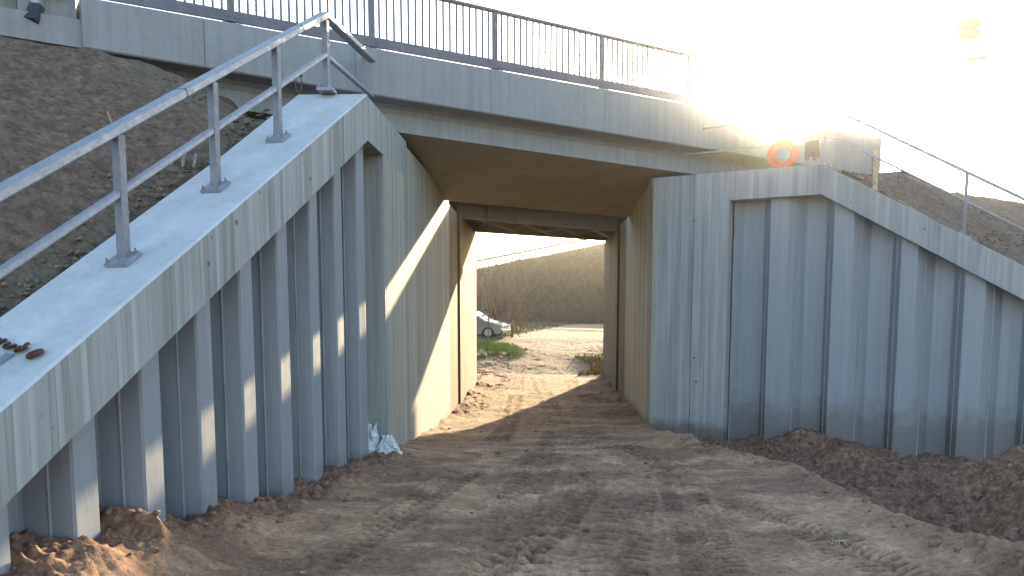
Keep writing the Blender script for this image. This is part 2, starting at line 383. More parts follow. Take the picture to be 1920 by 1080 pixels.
def coords(a, b, c, d, step, g):
    xs = list(np.arange(b, c, step)); x = xs[-1]; st = step
    while x < d: st *= g; x += st; xs.append(x)
    x = b; st = step; ls = []
    while x > a: st *= g; x -= st; ls.append(x)
    return np.array(ls[::-1] + xs)
ys = [3.0]
while ys[-1] < 1500: ys.append(ys[-1] + (max(.02, .003*ys[-1]) if ys[-1] < 55 else .06*ys[-1]))
ys = np.array([-1500, -800, -200, -60, -20, -8, -3, -1, 0, 1, 2, 2.6] + ys)
xs = coords(-1500, -5.2, 9.0, 1500, .03, 1.12)
X, Y = np.meshgrid(xs, ys)
Z, lo, gr, sa, pr_ = Hfun(X, Y)
g = grid_np('ground', np.stack([X, Y, Z], -1), M['ground'], True, {'loose': lo, 'grass': gr, 'sand': sa, 'groove_tone': pr_}); tag(g, kind='structure')
def gz(x, y): return float(Hfun(np.array([[float(x)]]), np.array([[float(y)]]))[0][0, 0])

A0 = Vector((-2.36, 10.5, 0)); SL = .58
# left bank behind the wing wall
uu = np.concatenate([np.arange(-22, -3, .4), np.arange(-3, 8.6, .045)]); vv = np.concatenate([np.arange(.82, 5.6, .04), np.arange(5.6, 30, .6)])
U, V = np.meshgrid(uu, vv); X = A0.x + wv.x*U + wn_.x*V; Y = A0.y + wv.y*U + wn_.y*V
X = np.where(U < 0, np.minimum(X, -3.0-.3*(V-.82)), X)
pl = 4.86 - SL*U + .62*(V-.93); c1 = 5.62 + 0*U; c2 = 5.15 + .55*(-4.69-X) + .35*fbm(X*1.2, Y*1.2, 3, 3)
c2 = np.where(Y > 13.5, 5.2, c2)
k = 6.0; Zb = -np.log(np.exp(-k*pl) + np.exp(-k*c1) + np.exp(-k*c2))/k
Zb = np.minimum(Zb, 5.3 - np.clip(Y-29, 0, 9)*.8); Zb = np.maximum(Zb, -.5)
nearc = np.exp(-((V-1.0)/.35)**2)
Zb = Zb - .10*nearc*(.5+.5*fbm(X*2, Y*2, 3, 8)) + .06*fbm(X*1.5, Y*1.5, 3, 1) + .035*fbm(X*6, Y*6, 4, 2, .65) + .045*np.clip(fbm(X*9, Y*9, 3, 5), 0, 1)*(.4+nearc)
sand = np.clip(nearc*.9 + sm(.2, .9, 1-np.abs(X+4.7)/1.4)*sm(8.8, 10.4, Y)*.8, 0, 1)*np.clip(.6+fbm(X, Y, 3, 6), 0, 1)
tag(grid_np('embankment', np.stack([X, Y, Zb], -1), M['bank'], True, {'sand': sand, 'grass': 0*X}), kind='structure')
# right bank behind the wing wall
C0 = Vector((2.49, 17.42, 0))
uu = np.concatenate([np.arange(-2.5, 9.6, .05), np.arange(9.6, 40, .8)]); vv = np.concatenate([np.arange(.62, 9, .06), np.arange(9, 24, .6)])
U, V = np.meshgrid(uu, vv); X = C0.x + rd.x*U + rn.x*V; Y = C0.y + rd.y*U + rn.y*V
pl = 4.86 - .60*np.clip(U-3.3, -9, 30) + .30*(V-.7); c1 = 5.25 + 0*U
pl = np.where(U < 3.3, 4.86 + .1*(V-.7), pl)
Zb = -np.log(np.exp(-k*pl) + np.exp(-k*c1))/k
X = np.maximum(X, 2.9)
Zb = Zb - np.clip(Y-31.5, 0, 9)*.8; Zb = np.maximum(Zb, -1)
Zb = Zb + .10*fbm(X*1.1, Y*1.1, 3, 71) + .05*fbm(X*5, Y*5, 4, 72, .65) + .25*np.exp(-((X-8.6)/.9)**2-((Y-19)/1.2)**2)
tag(grid_np('embankment', np.stack([X, Y, Zb], -1), M['bank'], True, {'sand': .3*np.clip(fbm(X, Y, 3, 6)+.3, 0, 1), 'grass': .35*sm(1.5, 4, V)*np.clip(.5+fbm(X*1.3, Y*1.3, 4, 16), 0, 1)}), kind='structure')

# far road embankment with crest rising to the right
def crest(x): return 6.45 + (x+8.2)*.205
xs2 = np.concatenate([np.arange(-60, -22, 2.), np.arange(-22, 19, .2)]); vv = np.arange(0, 1.3, .011)
X, V = np.meshgrid(xs2, vv)
foot = 66 + .12*X; Y = foot + V*26
cr = crest(X)
Zf = .72 + (cr-.72)*np.where(V < 1, V + .06*np.sin(V*3.14), 1.0) - np.clip(V-1.15, 0, 1)*6
Zf = Zf + (.22*fbm(X*.35, Y*.35, 4, 91) + .10*fbm(X*1.6, Y*1.6, 4, 92, .65))*np.clip(V*8, 0, 1)*(1-.75*sm(.85, 1, V))
tag(grid_np('hillside', np.stack([X, Y, Zf], -1), M['bank'], True, {'sand': 0*X, 'grass': np.clip(.62+.5*fbm(X*.25, Y*.4, 4, 93), 0, 1)}), kind='structure')

# ------------------------------------------------------------------ near bridge
BP = Vector((-2.36, 13.46, 0))
def bp(x, q, z):                      # x: world X where q=0 ; q metres behind the beam face
    p = BP + sk*((x+2.36)/sk.x) - fn*q; return Vector((p.x, p.y, z))
def ztop(x): return 6.37 + .033*x
def zbot(x): return 5.57 + .008*x
def zsof(x): return 5.13
bridge = thing('road_bridge', (0, 17, 0), 'near grey concrete bridge spanning the dirt track, with smooth overhanging edge beam', 'bridge')
def section(x):
    b = zbot(x); t = ztop(x)
    return [bp(x, -.40, b+.01), bp(x, -.40, t-.28), bp(x, .25, t-.28), bp(x, .25, t-.3), bp(x, 4.1, t-.3), bp(x, 4.1, t-.02), bp(x, 4.4, t-.02),
            bp(x, 4.4, b), bp(x, 3.97, b), bp(x, 3.97, 4.68), bp(x, 0, zsof(x)), bp(x, 0, b-.14), bp(x, -.05, b-.07), bp(x, -.14, b-.02)]
mb = MB(); mb.loft([section(x)[::-1] for x in (-7.5, -6.25, -5, -3, -2.36, 0, 2.36, 4, 6, 8, 8.69)])
deck = mb.build('deck', M['beam'], bridge); deck.data.materials.append(M['soffit'])
for p in deck.data.polygons:
    if abs(p.normal.z) > .7 and p.center.z < 5.3 and p.center.z > 0: p.material_index = 1
js = [-6.24, -5.04, -3.24, -1.22, .9, 3.91, 6.5, 8.7]
for a, b in zip(js[:-1], js[1:]):
    n = 4; rings = []
    for i in range(n+1):
        x = a+.003 + (b-a-.006)*i/n; zt = ztop(x); zb = zbot(x)
        rings.append([bp(x, -.45, zb+.02), bp(x, -.45, zt-.02), bp(x, -.43, zt), bp(x, .2, zt), bp(x, .2, zt-.27), bp(x, -.402, zt-.27), bp(x, -.402, zb), bp(x, -.43, zb)][::-1])
    MB().loft(rings).build('edge_beam_panel', M['fascia'], bridge)
# abutment walls of the underpass
def vwall(pts, z0, z1):
    m = MB()
    f = z1 if callable(z1) else (lambda p: z1)
    lo_ = [Vector((p[0], p[1], z0)) for p in pts]; hi_ = [Vector((p[0], p[1], f(p))) for p in pts]
    n = len(pts); return m.add(lo_+hi_, [tuple(range(n-1, -1, -1)), tuple(range(n, 2*n))] + [(i, (i+1) % n, n+(i+1) % n, n+i) for i in range(n)])
def ab_top(p): return 4.995
L_ = vwall([(-3.2, 11.6), (-2.36, 11.6), (-2.36, 19.35), (-3.2, 19.35)], -1.5, 4.9)
L_.build('abutment_wall', M['board_tunnel'], bridge)
R_ = vwall([(2.362, 17.25), (2.362, 22.7), (3.2, 22.7), (3.2, 18.0)], -1.5, 4.9)
R_.build('abutment_wall', M['board_tunnel'], bridge)
# the setback of the concrete behind the gap in the piles stays with the wing wall

# left end of the edge beam: setback wall with a downpipe
ew = thing('end_wall', (-8, 9.5, 4), 'plain concrete wall block left of the bridge edge beam, above the soil bank', 'wall')
m = MB()
for (x0, x1, q) in ((-12, -6.78, -.05), (-6.78, -6.27, -.28)):
    m.loft([[bp(x, q, 4.6), bp(x, q, 7.4), bp(x, q+1.5, 7.4), bp(x, q+1.5, 4.6)][::-1] for x in (x0+.002, x1-.002)])
m.build('wall_block', M['beam'], ew)
p0 = bp(-6.62, -.34, 7.4)
dp = thing('downpipe', (p0.x, p0.y, 5.6), 'short square downpipe with dark outlet, ending just above the soil at upper left', 'drainpipe')
m = MB(); m.bar((p0.x, p0.y, 5.95), (p0.x, p0.y, 7.4), .11, .09, (0, 1, 0), .01); m.build('pipe', M['galv'], dp)
m = MB(); q0 = p0 + fn*.05; m.bar((p0.x, p0.y, 5.97), (p0.x+fn.x*.12-.1, p0.y+fn.y*.12, 5.76), .15, .11, (0, 1, 0), .01); m.build('outlet', M['black'], dp)

# railing on the bridge
rail = thing('bridge_railing', tuple(bp(-1, -.3, 6.3)), 'long grey railing with many thin vertical bars along the top of the near bridge', 'railing')
P0 = Vector(rail['_o'])
def rp(a, q, h):            # a metres along the bridge from BP
    x = -2.36 + a*sk.x; p = bp(x, q, 0); return Vector((p.x, p.y, ztop(x)+h))
posts_a = [-5.2, -2.95, -.75, 1.62, 4.13, 6.6, 9.05, 11.5]
q = -.3
m = MB(); m.bar(rp(-6.6, q, 1.04), rp(11.6, q, 1.04), .09, .05, (0, 0, 1), .01); m.build('top_rail', M['rail'], rail)
m = MB(); m.bar(rp(-6.6, q-.03, .125), rp(11.6, q-.03, .125), .05, .155, (0, 0, 1), .006); m.build('bottom_rail', M['rail'], rail)
c0 = rp(posts_a[0], q, 0)
m = MB(); m.bar(c0+Vector((0,0,.01)), c0+Vector((0,0,1.02)), .10, .06, tuple(fn), .006)
pst = m.build('post', M['rail'], rail)
m = MB(); m.bar(c0+Vector((0,0,.004)) - sk*.14, c0+Vector((0,0,.004)) + sk*.14, .2, .03, (0,0,1), .004)
for sx in (-1, 1):
    m.cyl(c0 + sk*.1*sx + fn*.07 + Vector((0,0,.03)), .014, .05, n=6)
    for e in (-.03, .03): m.cyl(c0 + sk*(.07*sx+e) + fn*.06 + Vector((0,0,.115)), .009, .012, tuple(fn), 6)
pft = m.build('base_plate', M['rail'], pst, root=rail)
for a in posts_a[1:]:
    dlt = rp(a, q, 0) - c0; c = cp(pst, rail, dlt); cp(pft, c)
m = MB(); m.bar(c0+Vector((0,0,.17)), c0+Vector((0,0,1.02)), .028, .028, tuple(fn)); bal = m.build('baluster', M['rail'], rail)
first = True; cnt = 0
edges = [-6.6] + posts_a
for a, b in zip(edges[:-1], edges[1:]):
    n = 17 if a > -6 else 8
    for i in range(1, n+1):
        aa = a + (b-a)*i/(n+1)
        if cnt >= 99: continue
        dlt = rp(aa, q, 0) - c0; cnt += 1
        if first: bal.location = dlt; first = False
        else: cp(bal, rail, dlt)
m = MB()
for a, b in zip(edges[:-1], edges[1:]):
    if a < 8.9: continue
    for i in range(1, 17): aa = a + (b-a)*i/17; p = rp(aa, q, 0); m.bar(p+Vector((0,0,.17)), p+Vector((0,0,1.02)), .028, .028, tuple(fn))
if m.v: tag(m.build('baluster', M['rail'], rail), kind='stuff')

# ------------------------------------------------------------------ wing walls
def ztopL(u): return 5.0 - SL*max(u, 0)
def lw(u, v, z): p = A0 + wv*u + wn_*v; return Vector((p.x, p.y, z))
lwall = thing('wing_wall', (-2.6, 10.5, 0), 'steel sheet pile wing wall on the left, with steep sloping concrete coping and sunlit stripes', 'retaining wall', None)
CW = .94
m = MB()
rings = []
for u in (8.2, 6, 4, 2, 0):
    t = ztopL(u); b = t-.60
    rings.append([lw(u, 0, b), lw(u, CW, b), lw(u, CW, t), lw(u, .02, t), lw(u, 0, t-.02)])
rings[-1] = [Vector((-2.36, 10.5, 4.4)), Vector((-3.28, 10.5, 4.4)), Vector((-3.28, 10.5, 5.0)), Vector((-2.38, 10.5, 5.0)), Vector((-2.36, 10.5, 4.98))]
rings.append([Vector((-2.36, 11.598, 4.4)), Vector((-3.28, 11.598, 4.4)), Vector((-3.28, 11.598, 5.0)), Vector((-2.38, 11.598, 5.0)), Vector((-2.36, 11.598, 4.98))])
rings.append([Vector((-2.358, 11.6, 4.4)), Vector((-3.28, 11.6, 4.4)), Vector((-3.28, 11.6, 5.0)), Vector((-2.38, 11.6, 5.0)), Vector((-2.358, 11.6, 4.98))])
rings.append([Vector((-2.358, 13.44, 4.4)), Vector((-3.28, 12.8, 4.4)), Vector((-3.28, 12.8, 5.0)), Vector((-2.38, 13.42, 5.0)), Vector((-2.358, 13.44, 4.98))])
m.loft([r[::-1] for r in rings][::-1])
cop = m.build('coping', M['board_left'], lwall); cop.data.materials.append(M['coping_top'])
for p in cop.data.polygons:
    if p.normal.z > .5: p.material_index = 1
# sheet piles
def pile(name, parent, P, out_n, along, prof, z0, ztopf, th=.014):
    # prof: list of (s, t) with t depth into the bank
    front = [P + along*s - out_n*(-t) for s, t in prof]
    back = []
    n = len(front)
    for i in range(n):
        a = front[max(i-1, 0)]; b = front[min(i+1, n-1)]; d = (b-a).normalized(); nn = Vector((-d.y, d.x, 0))
        if nn.dot(out_n) < 0: nn = -nn
        back.append(front[i] + nn*th)
    m = MB(); ring = front + back[::-1]
    lo_ = [Vector((p.x, p.y, z0)) for p in ring]; hi_ = [Vector((p.x, p.y, ztopf(p))) for p in ring]
    N = len(ring); o = 0; m.v += [tuple(p) for p in lo_+hi_]
    for i in range(N): j = (i+1) % N; m.f.append((i, j, N+j, N+i))
    for i in range(n-1): m.f.append((N+i, N+i+1, N+2*n-2-i, N+2*n-1-i))
    # interlock clutch at the first end
    e = front[0]; zt = ztopf(e)
    o = m.build(name, M['sheet'], parent)
    c = MB(); c.tube([Vector((e.x, e.y, z0)) - out_n*.008, Vector((e.x, e.y, zt)) - out_n*.008], .014, 6); c.build('interlock', M['lock'], o, root=parent)
    return o
cu = [6.53, 5.712, 4.893, 4.119, 3.349, 2.605, 1.85, 1.09, .39, -.314]   # far edge of each front flange
PP = A0 + wn_*.2
T = .38
def sm_pile_top(p):
    u = (p - A0).dot(wv); return ztopL(u) - .52
for i in range(len(cu)-1):
    a = cu[i]; b = cu[i+1]; per = a-b; fl = .26*per/.73
    # from the joint nearer the viewer to the next joint
    s0 = a + fl + .04
    prof = [(s0, T*.5), (a+fl, .02), (a+fl-.015, 0), (a+.015, .015), (a, .035), (a-.08, T-.02), (a-.095, T), (b+fl+.095, T), (b+fl+.08, T-.02), (b+fl+.04, T*.5)]
    pile('sheet_pile', lwall, PP, wn_, wv, prof, -1.2, sm_pile_top)
prof = [(cu[-1]+.26+.04, T*.5), (cu[-1]+.26, .02), (cu[-1]+.245, 0), (cu[-1]+.012, 0), (cu[-1], .02), (cu[-1]-.06, T)]
pile('sheet_pile', lwall, PP, wn_, wv, prof, -1.2, sm_pile_top)
# right wing wall
def rw(u, v, z): p = C0 + rd*u + rn*v; return Vector((p.x, p.y, z))
rwall = thing('wing_wall', (5, 16, 0), 'steel sheet pile wing wall on the right, with concrete coping bending down to the right', 'retaining wall', None)
def ztopR(u): return 5.0 - .602*max(u-3.36, 0)
m = MB(); rings = []
UE = 11.5
us = [1.56, 3.36, 5, 8, UE]
for u in us:
    t = ztopR(u); b = t-.585
    rings.append([rw(u, 0, b), rw(u, 0, t-.015), rw(u, .015, t), rw(u, .62, t), rw(u, .62, b)])
m.loft(rings[::-1] if False else [r for r in rings])
rc = m.build('coping', M['board_right'], rwall)
# concrete pier between the underpass and the piles, two pours with a joint
for (ua, ub, mt) in ((-.02, .796, 'board_right'), (.804, 1.556, 'board_right')):
    m = MB(); t = 5.0
    fr = [rw(ua, .0 if ua > 0 else 0, 0), rw(ub, 0, 0), rw(ub, .62, 0), rw(ua, .62, 0)]
    if ua < 0: fr[0] = Vector((2.36, 17.47, 0)); fr[3] = Vector((2.363, 18.2, 0))
    m.loft([[Vector((p.x, p.y, -1.6)) for p in fr], [Vector((p.x, p.y, t)) for p in fr]]); m.build('pier', M[mt], rwall)
PR = C0 + rn*.16
TR = .33
# out flange, wide web in, in flange, narrow web out : joints in mid web
uj = [1.60, 2.29, 2.89, 3.52, 4.12, 4.75, 5.27, 5.84, 6.41, 6.98, 7.6, 8.2, 8.8, 9.4, 10.0, 10.6, 11.2]
for i in range(len(uj)-1):
    a, b = uj[i], uj[i+1]
    if i % 2 == 1: prof = [(a, TR*.5), (a+.075, .015), (a+.09, 0), (b-.15, 0), (b-.135, .015), (b, TR*.5)]     # front flange
    else: prof = [(a, TR*.5), (a+.135, TR-.015), (a+.15, TR), (b-.09, TR), (b-.075, TR-.015), (b, TR*.5)]        # rear flange
    pile('sheet_pile', rwall, PR, rn, rd, prof, -1.8, lambda p: ztopR((p-C0).dot(rd)) - .5)

# ------------------------------------------------------------------ handrails on the copings
def handrail(name, root, posts, top, mid, upn, along_w, joints, label, TW=.125):
    hr = thing(name, root, label, 'handrail')
    for pts, w, h, nm in ((top, TW, TW*.62, 'top_rail'), (mid, TW*.55, TW*.47, 'knee_rail')):
        m = MB(); s_ = [Vector(p) for p in pts]
        for a, b in zip(s_[:-1], s_[1:]):
            d = (b-a).normalized(); sd_ = d.cross(Vector((0,0,1))).normalized(); u_ = sd_.cross(d).normalized()
            c = .012
            pf = [(-w/2+c,-h/2),(w/2-c,-h/2),(w/2,-h/2+c),(w/2,h/2-c),(w/2-c,h/2),(-w/2+c,h/2),(-w/2,h/2-c),(-w/2,-h/2+c)]
            m.loft([[p + sd_*x + u_*y for x, y in pf] for p in (a, b)])
        m.build(nm, M['galv'], hr)
    for p, d in joints:
        m = MB(); p = Vector(p); d = Vector(d).normalized(); m.bar(p-d*.006, p+d*.006, TW+.004, TW*.62+.004, (0,0,1)); m.build('rail_joint', M['black'], hr)
    for (base, tz, sl_dir, slope) in posts:
        b = Vector(base)
        m = MB(); m.bar(b + Vector((0,0,.012)), Vector((b.x, b.y, tz)), TW*.62, TW*.68, along_w, .006)
        # welded web seam on the post face
        po = m.build('post', M['postgrey'], hr)
        dv = Vector((sl_dir.x, sl_dir.y, -slope)).normalized(); sd_ = Vector((sl_dir.y, -sl_dir.x, 0)).normalized(); up = sd_.cross(dv); up = up if up.z > 0 else -up
        m = MB(); c = b + up*.019; m.bar(c - dv*.115, c + dv*.115, .21, .038, tuple(up), .003)
        for i in (-1, 1):
            for j in (-1, 1):
                q = c + dv*.09*i + sd_*.078*j; m.cyl(q + up*.026, .017, .018, tuple(up), 6); m.cyl(q + up*.04, .009, .04, tuple(up), 6)
        m.build('base_plate', M['galv'], po, root=hr)
    return hr
cv = CW*.5
def lpost(u): return (lw(u, cv, ztopL(u)), ztopL(u)+.98, wv, SL if u > .3 else 0)
la = lw(.26, cv, 0)
apx = Vector((-2.87, 10.36, 5.96)); apm = Vector((-2.87, 10.36, 5.46))
endp = 8.0
tops = [lw(endp, cv, ztopL(endp)+1.096), apx, Vector((-2.70, 12.42, 6.02))]
mids = [lw(endp, cv, ztopL(endp)+.557), apm, Vector((-2.72, 12.42, 5.49))]
lposts = [lpost(u) for u in (7.1, 5.72, 4.18, 2.80, 1.52)]
lposts = [(b, ztopL((b-A0).dot(wv))+1.04, d, s) for b, t, d, s in lposts]
lposts += [(Vector((-2.87, 10.40, 5.0)), 5.94, Vector((0, 1, 0)), 0), (Vector((-2.775, 12.2, 5.0)), 5.98, Vector((0, 1, 0)), 0)]
dj = (lw(1, 0, -SL) - lw(0, 0, 0))
def on_top(u): a, b = tops[0], tops[1]; f = (endp-u)/(endp-.2); return a + (b-a)*f
hl_ = handrail('handrail', tuple(lw(4, cv, 2.4)), lposts, tops, mids, None, tuple(wv), [(on_top(3.28), dj), (on_top(.9), dj)], 'grey steel handrail with two rails along the top of the left sloping coping')
def rpost(u): return (rw(u, .3, ztopR(u)), ztopR(u)+1.0, rd, .602 if u > 3.4 else 0)
rtops = [rw(.5, .3, 6.03), rw(3.62, .3, 6.03), rw(10.6, .3, 6.03-.602*(10.6-3.62))]
rmids = [rw(.5, .3, 5.50), rw(3.62, .3, 5.50), rw(10.6, .3, 5.50-.602*(10.6-3.62))]
rp_ = []
for u in (2.4, 3.36, 5.86, 8.3, 10.4):
    t = 6.02 if u < 3.6 else 6.02-.602*(u-3.62)
    rp_.append((rw(u, .3, ztopR(u)), t, rd, .602 if u > 3.4 else 0))
hr_ = handrail('handrail', tuple(rw(4, .3, 4.9)), rp_, rtops, rmids, None, tuple(rd), [(rw(5.0, .3, 6.03-.602*1.38), rd-Vector((0,0,.602)))], 'thin grey handrail with two rails on the right coping, seen against the bright sky', .085)

# ------------------------------------------------------------------ far bridge behind the gap
fb = thing('girder_bridge', (0, 25, 0), 'older dark steel girder bridge behind the near bridge, seen through the underpass', 'bridge')
def fp_(x, y, z): return Vector((x, y + .8*(x+2.36), z))
def fbox(y0, y1, z0, z1, x0=-5, x1=6): 
    return MB().loft([[fp_(x, y0, z0), fp_(x, y1, z0), fp_(x, y1, z1), fp_(x, y0, z1)] for x in (x0, x1)])
fbox(22.1, 27.4, 5.2, 5.42).build('deck_slab', M['soffit'], fb)
fbox(22.1, 22.4, 5.42, 5.5).build('kerb', M['beam'], fb)
def girder(y):
    m = MB()
    for z0, z1, w in ((4.74, 4.78, .32), (5.16, 5.198, .32), (4.782, 5.158, .03)):
        m.loft([[fp_(x, y-w/2, z0), fp_(x, y+w/2, z0), fp_(x, y+w/2, z1), fp_(x, y-w/2, z1)] for x in (-3.0, 3.0)])
    for i in range(-3, 4):
        x = i*.85; m.loft([[fp_(x, y-.14, z), fp_(x+.02, y-.14, z), fp_(x+.02, y+.14, z), fp_(x, y+.14, z)] for z in (4.784, 5.156)])
    return m.build('girder', M['rustgirder'], fb)
for y in (23.0, 26.9): girder(y)
for i in range(4):
    x0 = -2.3 + i*1.2; m = MB()
    m.bar(fp_(x0, 23.1, 4.86), fp_(x0+1.2, 26.8, 4.86), .09, .05); m.bar(fp_(x0+1.2, 23.1, 4.93), fp_(x0, 26.8, 4.93), .09, .05); m.build('cross_brace', M['rustgirder'], fb)
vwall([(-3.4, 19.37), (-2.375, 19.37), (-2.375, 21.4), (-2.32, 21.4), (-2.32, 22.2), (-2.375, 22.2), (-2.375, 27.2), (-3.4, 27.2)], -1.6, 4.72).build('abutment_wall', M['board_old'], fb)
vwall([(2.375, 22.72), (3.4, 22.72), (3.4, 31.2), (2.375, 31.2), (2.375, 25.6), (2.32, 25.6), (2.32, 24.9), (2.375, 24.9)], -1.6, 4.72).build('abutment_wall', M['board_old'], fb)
m = MB(); 
for x in np.arange(-4.5, 6, 1.5): m.bar(fp_(x, 27.2, 5.42), fp_(x, 27.2, 6.45), .05, .05, (0, 1, 0))
m.bar(fp_(-5, 27.2, 6.45), fp_(6, 27.2, 6.45), .05, .05); m.bar(fp_(-5, 27.2, 5.95), fp_(6, 27.2, 5.95), .04, .04)
m.build('railing', M['rustgirder'], fb)

# ------------------------------------------------------------------ far guard rail
gp = []
gl = thing('guard_rail', (0, 92, 8), 'low guard rail with many posts along the far crest, silhouetted against the sky', 'guard rail')
def gpt(x, h): return Vector((x, 66+.12*x+25.9, crest(x)+h))
m = MB(); m.bar(gpt(-16, .90), gpt(18, .90), .08, .28); m.build('rail_beam', M['rustgirder'], gl)
m = MB(); p = gpt(-16, 0); m.bar(p+Vector((0,0,-.3)), p+Vector((0,0,.85)), .15, .12, (0,1,0)); gpo = m.build('post', M['rustgirder'], gl)
for i in range(1, 26): cp(gpo, gl, gpt(-16+i*1.3, 0)-p)
for i, (x, lab) in enumerate(((-7.6, 'thin marker post on the far crest above the parked car'), (3.6, 'thin marker post on the far crest near the right tunnel wall'))):
    m = MB(); p = gpt(x, 0) + Vector((0, .6, 0)); m.bar(p, p+Vector((0,0,1.9)), .09, .05, (0,1,0)); m.bar(p+Vector((0,-.03,1.6)), p+Vector((0,-.03,1.85)), .14, .02, (0,1,0))
    tag(m.build('marker_post', M['rustgirder']), lab, 'marker post', 'marker posts on the far crest')

# ------------------------------------------------------------------ car
def make_car():
    base = Vector((-2.0, 41.0, .52)); ang = R(-14)
    car = thing('parked_car', tuple(base), 'silver hatchback parked beside the track beyond the underpass, nose to the right', 'car')
    car['_o'] = (0, 0, 0); car.rotation_euler = (0, 0, ang)
    W_ = .82
    # side outline (x forward negative to the rear), nose at x=0
    low = [(0.0,.32),(-.02,.55),(-.10,.70),(-.45,.82),(-1.05,.95),(-1.15,.97),(-2.4,.99),(-3.6,.97),(-3.78,.80),(-3.82,.45),(-3.75,.30),(-3.35,.22)]
    def arch(cx, r=.36, n=8): return [(cx-r*math.cos(math.pi*i/n), .22+r*1.05*math.sin(math.pi*i/n)) for i in range(n+1)]
    und = [(-3.35,.22)] + arch(-3.0)[0:] + arch(-.75) + [(-.2,.22)]
    out = low[:-1] + und
    widths = [(-1, .0), (-.93, .03), (.93, .03), (1, .0)]
    m = MB()
    rings = []
    for s, ins in ((-1, .06), (-.95, .0), (.95, .0), (1, .06)):
        rings.append([Vector((x*(1-ins*.1)-ins*.1, s*W_, z if z < .3 else .3+(z-.3)*(1-ins*.35))) for x, z in out])
    m.loft(rings); body = m.build('body', M['carpaint'], car, root=car)
    cab = [(-1.0,.94),(-1.75,1.40),(-2.1,1.46),(-3.0,1.44),(-3.45,1.28),(-3.68,.96)]
    m = MB(); 
    def cabr(s, k): return [Vector((x, s*(W_*.95 - (z-.94)*.32), z)) for x, z in cab]
    m.loft([cabr(-1, 0), cabr(1, 0)]); m.build('cabin', M['carpaint'], car, root=car)
    for s in (-1, 1):
        for win in ([(-1.22,1.0),(-1.80,1.36),(-2.22,1.38),(-2.25,1.0)], [(-2.33,1.0),(-2.30,1.38),(-2.95,1.36),(-3.3,1.22),(-3.4,1.0)]):
            m = MB(); f = [Vector((x, s*(W_*.95-(z-.94)*.32+.008), z)) for x, z in win]; b_ = [p - Vector((0, s*.03, 0)) for p in f]
            m.loft([f, b_]); m.build('side_window', M['glass'], car, root=car)
        for cx in (-3.0, -.75):
            m = MB(); m.tube([Vector((cx, s*(W_-.16), .30)), Vector((cx, s*(W_+.01), .30))], .30, 24)
            w = m.build('wheel', M['tyre'], car, root=car)
            m = MB(); m.tube([Vector((cx, s*(W_+.0), .30)), Vector((cx, s*(W_+.02), .30))], .19, 20); m.tube([Vector((cx, s*(W_+.018), .30)), Vector((cx, s*(W_+.03), .30))], .06, 12)
            for k_ in range(6):
                a_ = k_*math.pi/3; m.cyl((cx+.12*math.cos(a_), s*(W_+.02), .30+.12*math.sin(a_)), .025, .012, (0, 1, 0), 8)
            m.build('rim', M['rim'], w, root=car)
        m = MB(); m.loft([[Vector((-.03-e*.02, s*y, z)) for y, z in ((.50,.56),(.74,.58),(.80,.72),(.56,.72))] for e in (-1.6, 8)]); m.build('headlight', M['lamp'], car, root=car)
        m = MB(); m.loft([[Vector((x, s*(W_+.02), z)) for x, z in ((-1.32,1.0),(-1.5,1.0),(-1.5,1.12),(-1.36,1.12))], [Vector((x, s*(W_+.16), z)) for x, z in ((-1.32,1.0),(-1.5,1.0),(-1.5,1.12),(-1.36,1.12))]]); m.build('mirror', M['black'], car, root=car)
        m = MB()
        for x in (-1.25, -2.28, -3.2): m.box((x, s*W_-.004, .35), (x+.012, s*W_+.004, .95))
        m.box((-3.0, s*W_-.004, .55), (-1.2, s*W_+.010, .60)); m.build('door_trim', M['black'], car, root=car)
    ws = [Vector((-1.06, y, .985)) for y in (-.70, .70)] + [Vector((-1.74, y, 1.40)) for y in (.60, -.60)]
    m = MB(); nrm = Vector((.46, 0, .75)).normalized()*.012; m.loft([[p+nrm for p in ws], [p-nrm for p in ws]]); m.build('windscreen', M['glass'], car, root=car)
    m = MB(); m.box((-.06, -.78, .24), (.03, .78, .44)); m.build('bumper', M['black'], car, root=car, bevel=.02)
    m = MB(); m.box((-.03, -.4, .56), (.012, .4, .66)); m.build('grille', M['black'], car, root=car)
make_car()

# ------------------------------------------------------------------ shrubs
def branch(m, p, d, L, r, depth, rng):
    n = 3; pts = [p]; q = p.copy(); dd = d.copy()
    for i in range(n):
        dd = (dd + Vector((rng.uniform(-.2,.2), rng.uniform(-.2,.2), rng.uniform(-.05,.18)))).normalized(); q = q + dd*L/n; pts.append(q.copy())
    m.tube(pts, [r*(1-.6*i/n) for i in range(n+1)], 4, False)
    if depth > 0:
        for i in range(rng.randint(3, 4)):
            s = pts[rng.randint(1, n)]
            nd = (dd + Vector((rng.uniform(-.8,.8), rng.uniform(-.8,.8), rng.uniform(-.1,.6)))).normalized()
            branch(m, s, nd, L*rng.uniform(.5,.75), r*.5, depth-1, rng)
def shrub(x, y, h, seed, label, z=None, stems=7, lean=.45):
    rng = random.Random(seed); z = gz(x, y)-.05 if z is None else z
    t = thing('bare_shrub', (x, y, z), label, 'shrub', 'bare shrubs beyond the underpass')
    for i in range(stems):
        m = MB(); a = rng.uniform(0, 6.28); branch(m, Vector((x+.12*math.cos(a), y+.12*math.sin(a), z)), Vector((lean*math.cos(a), lean*math.sin(a), 1)).normalized(), h*rng.uniform(.4,.6), .034*h/2.5+.014, 4 if i < 4 else 3, rng)
        m.build('stem', M['bark'], t)
shrub(-2.3, 44.5, 4.0, 3, 'tall bare multi-stemmed shrub just behind the bonnet of the silver car')
shrub(-4.2, 45, 3.8, 4, 'bare shrub behind the windscreen of the silver car, beside the tunnel wall')
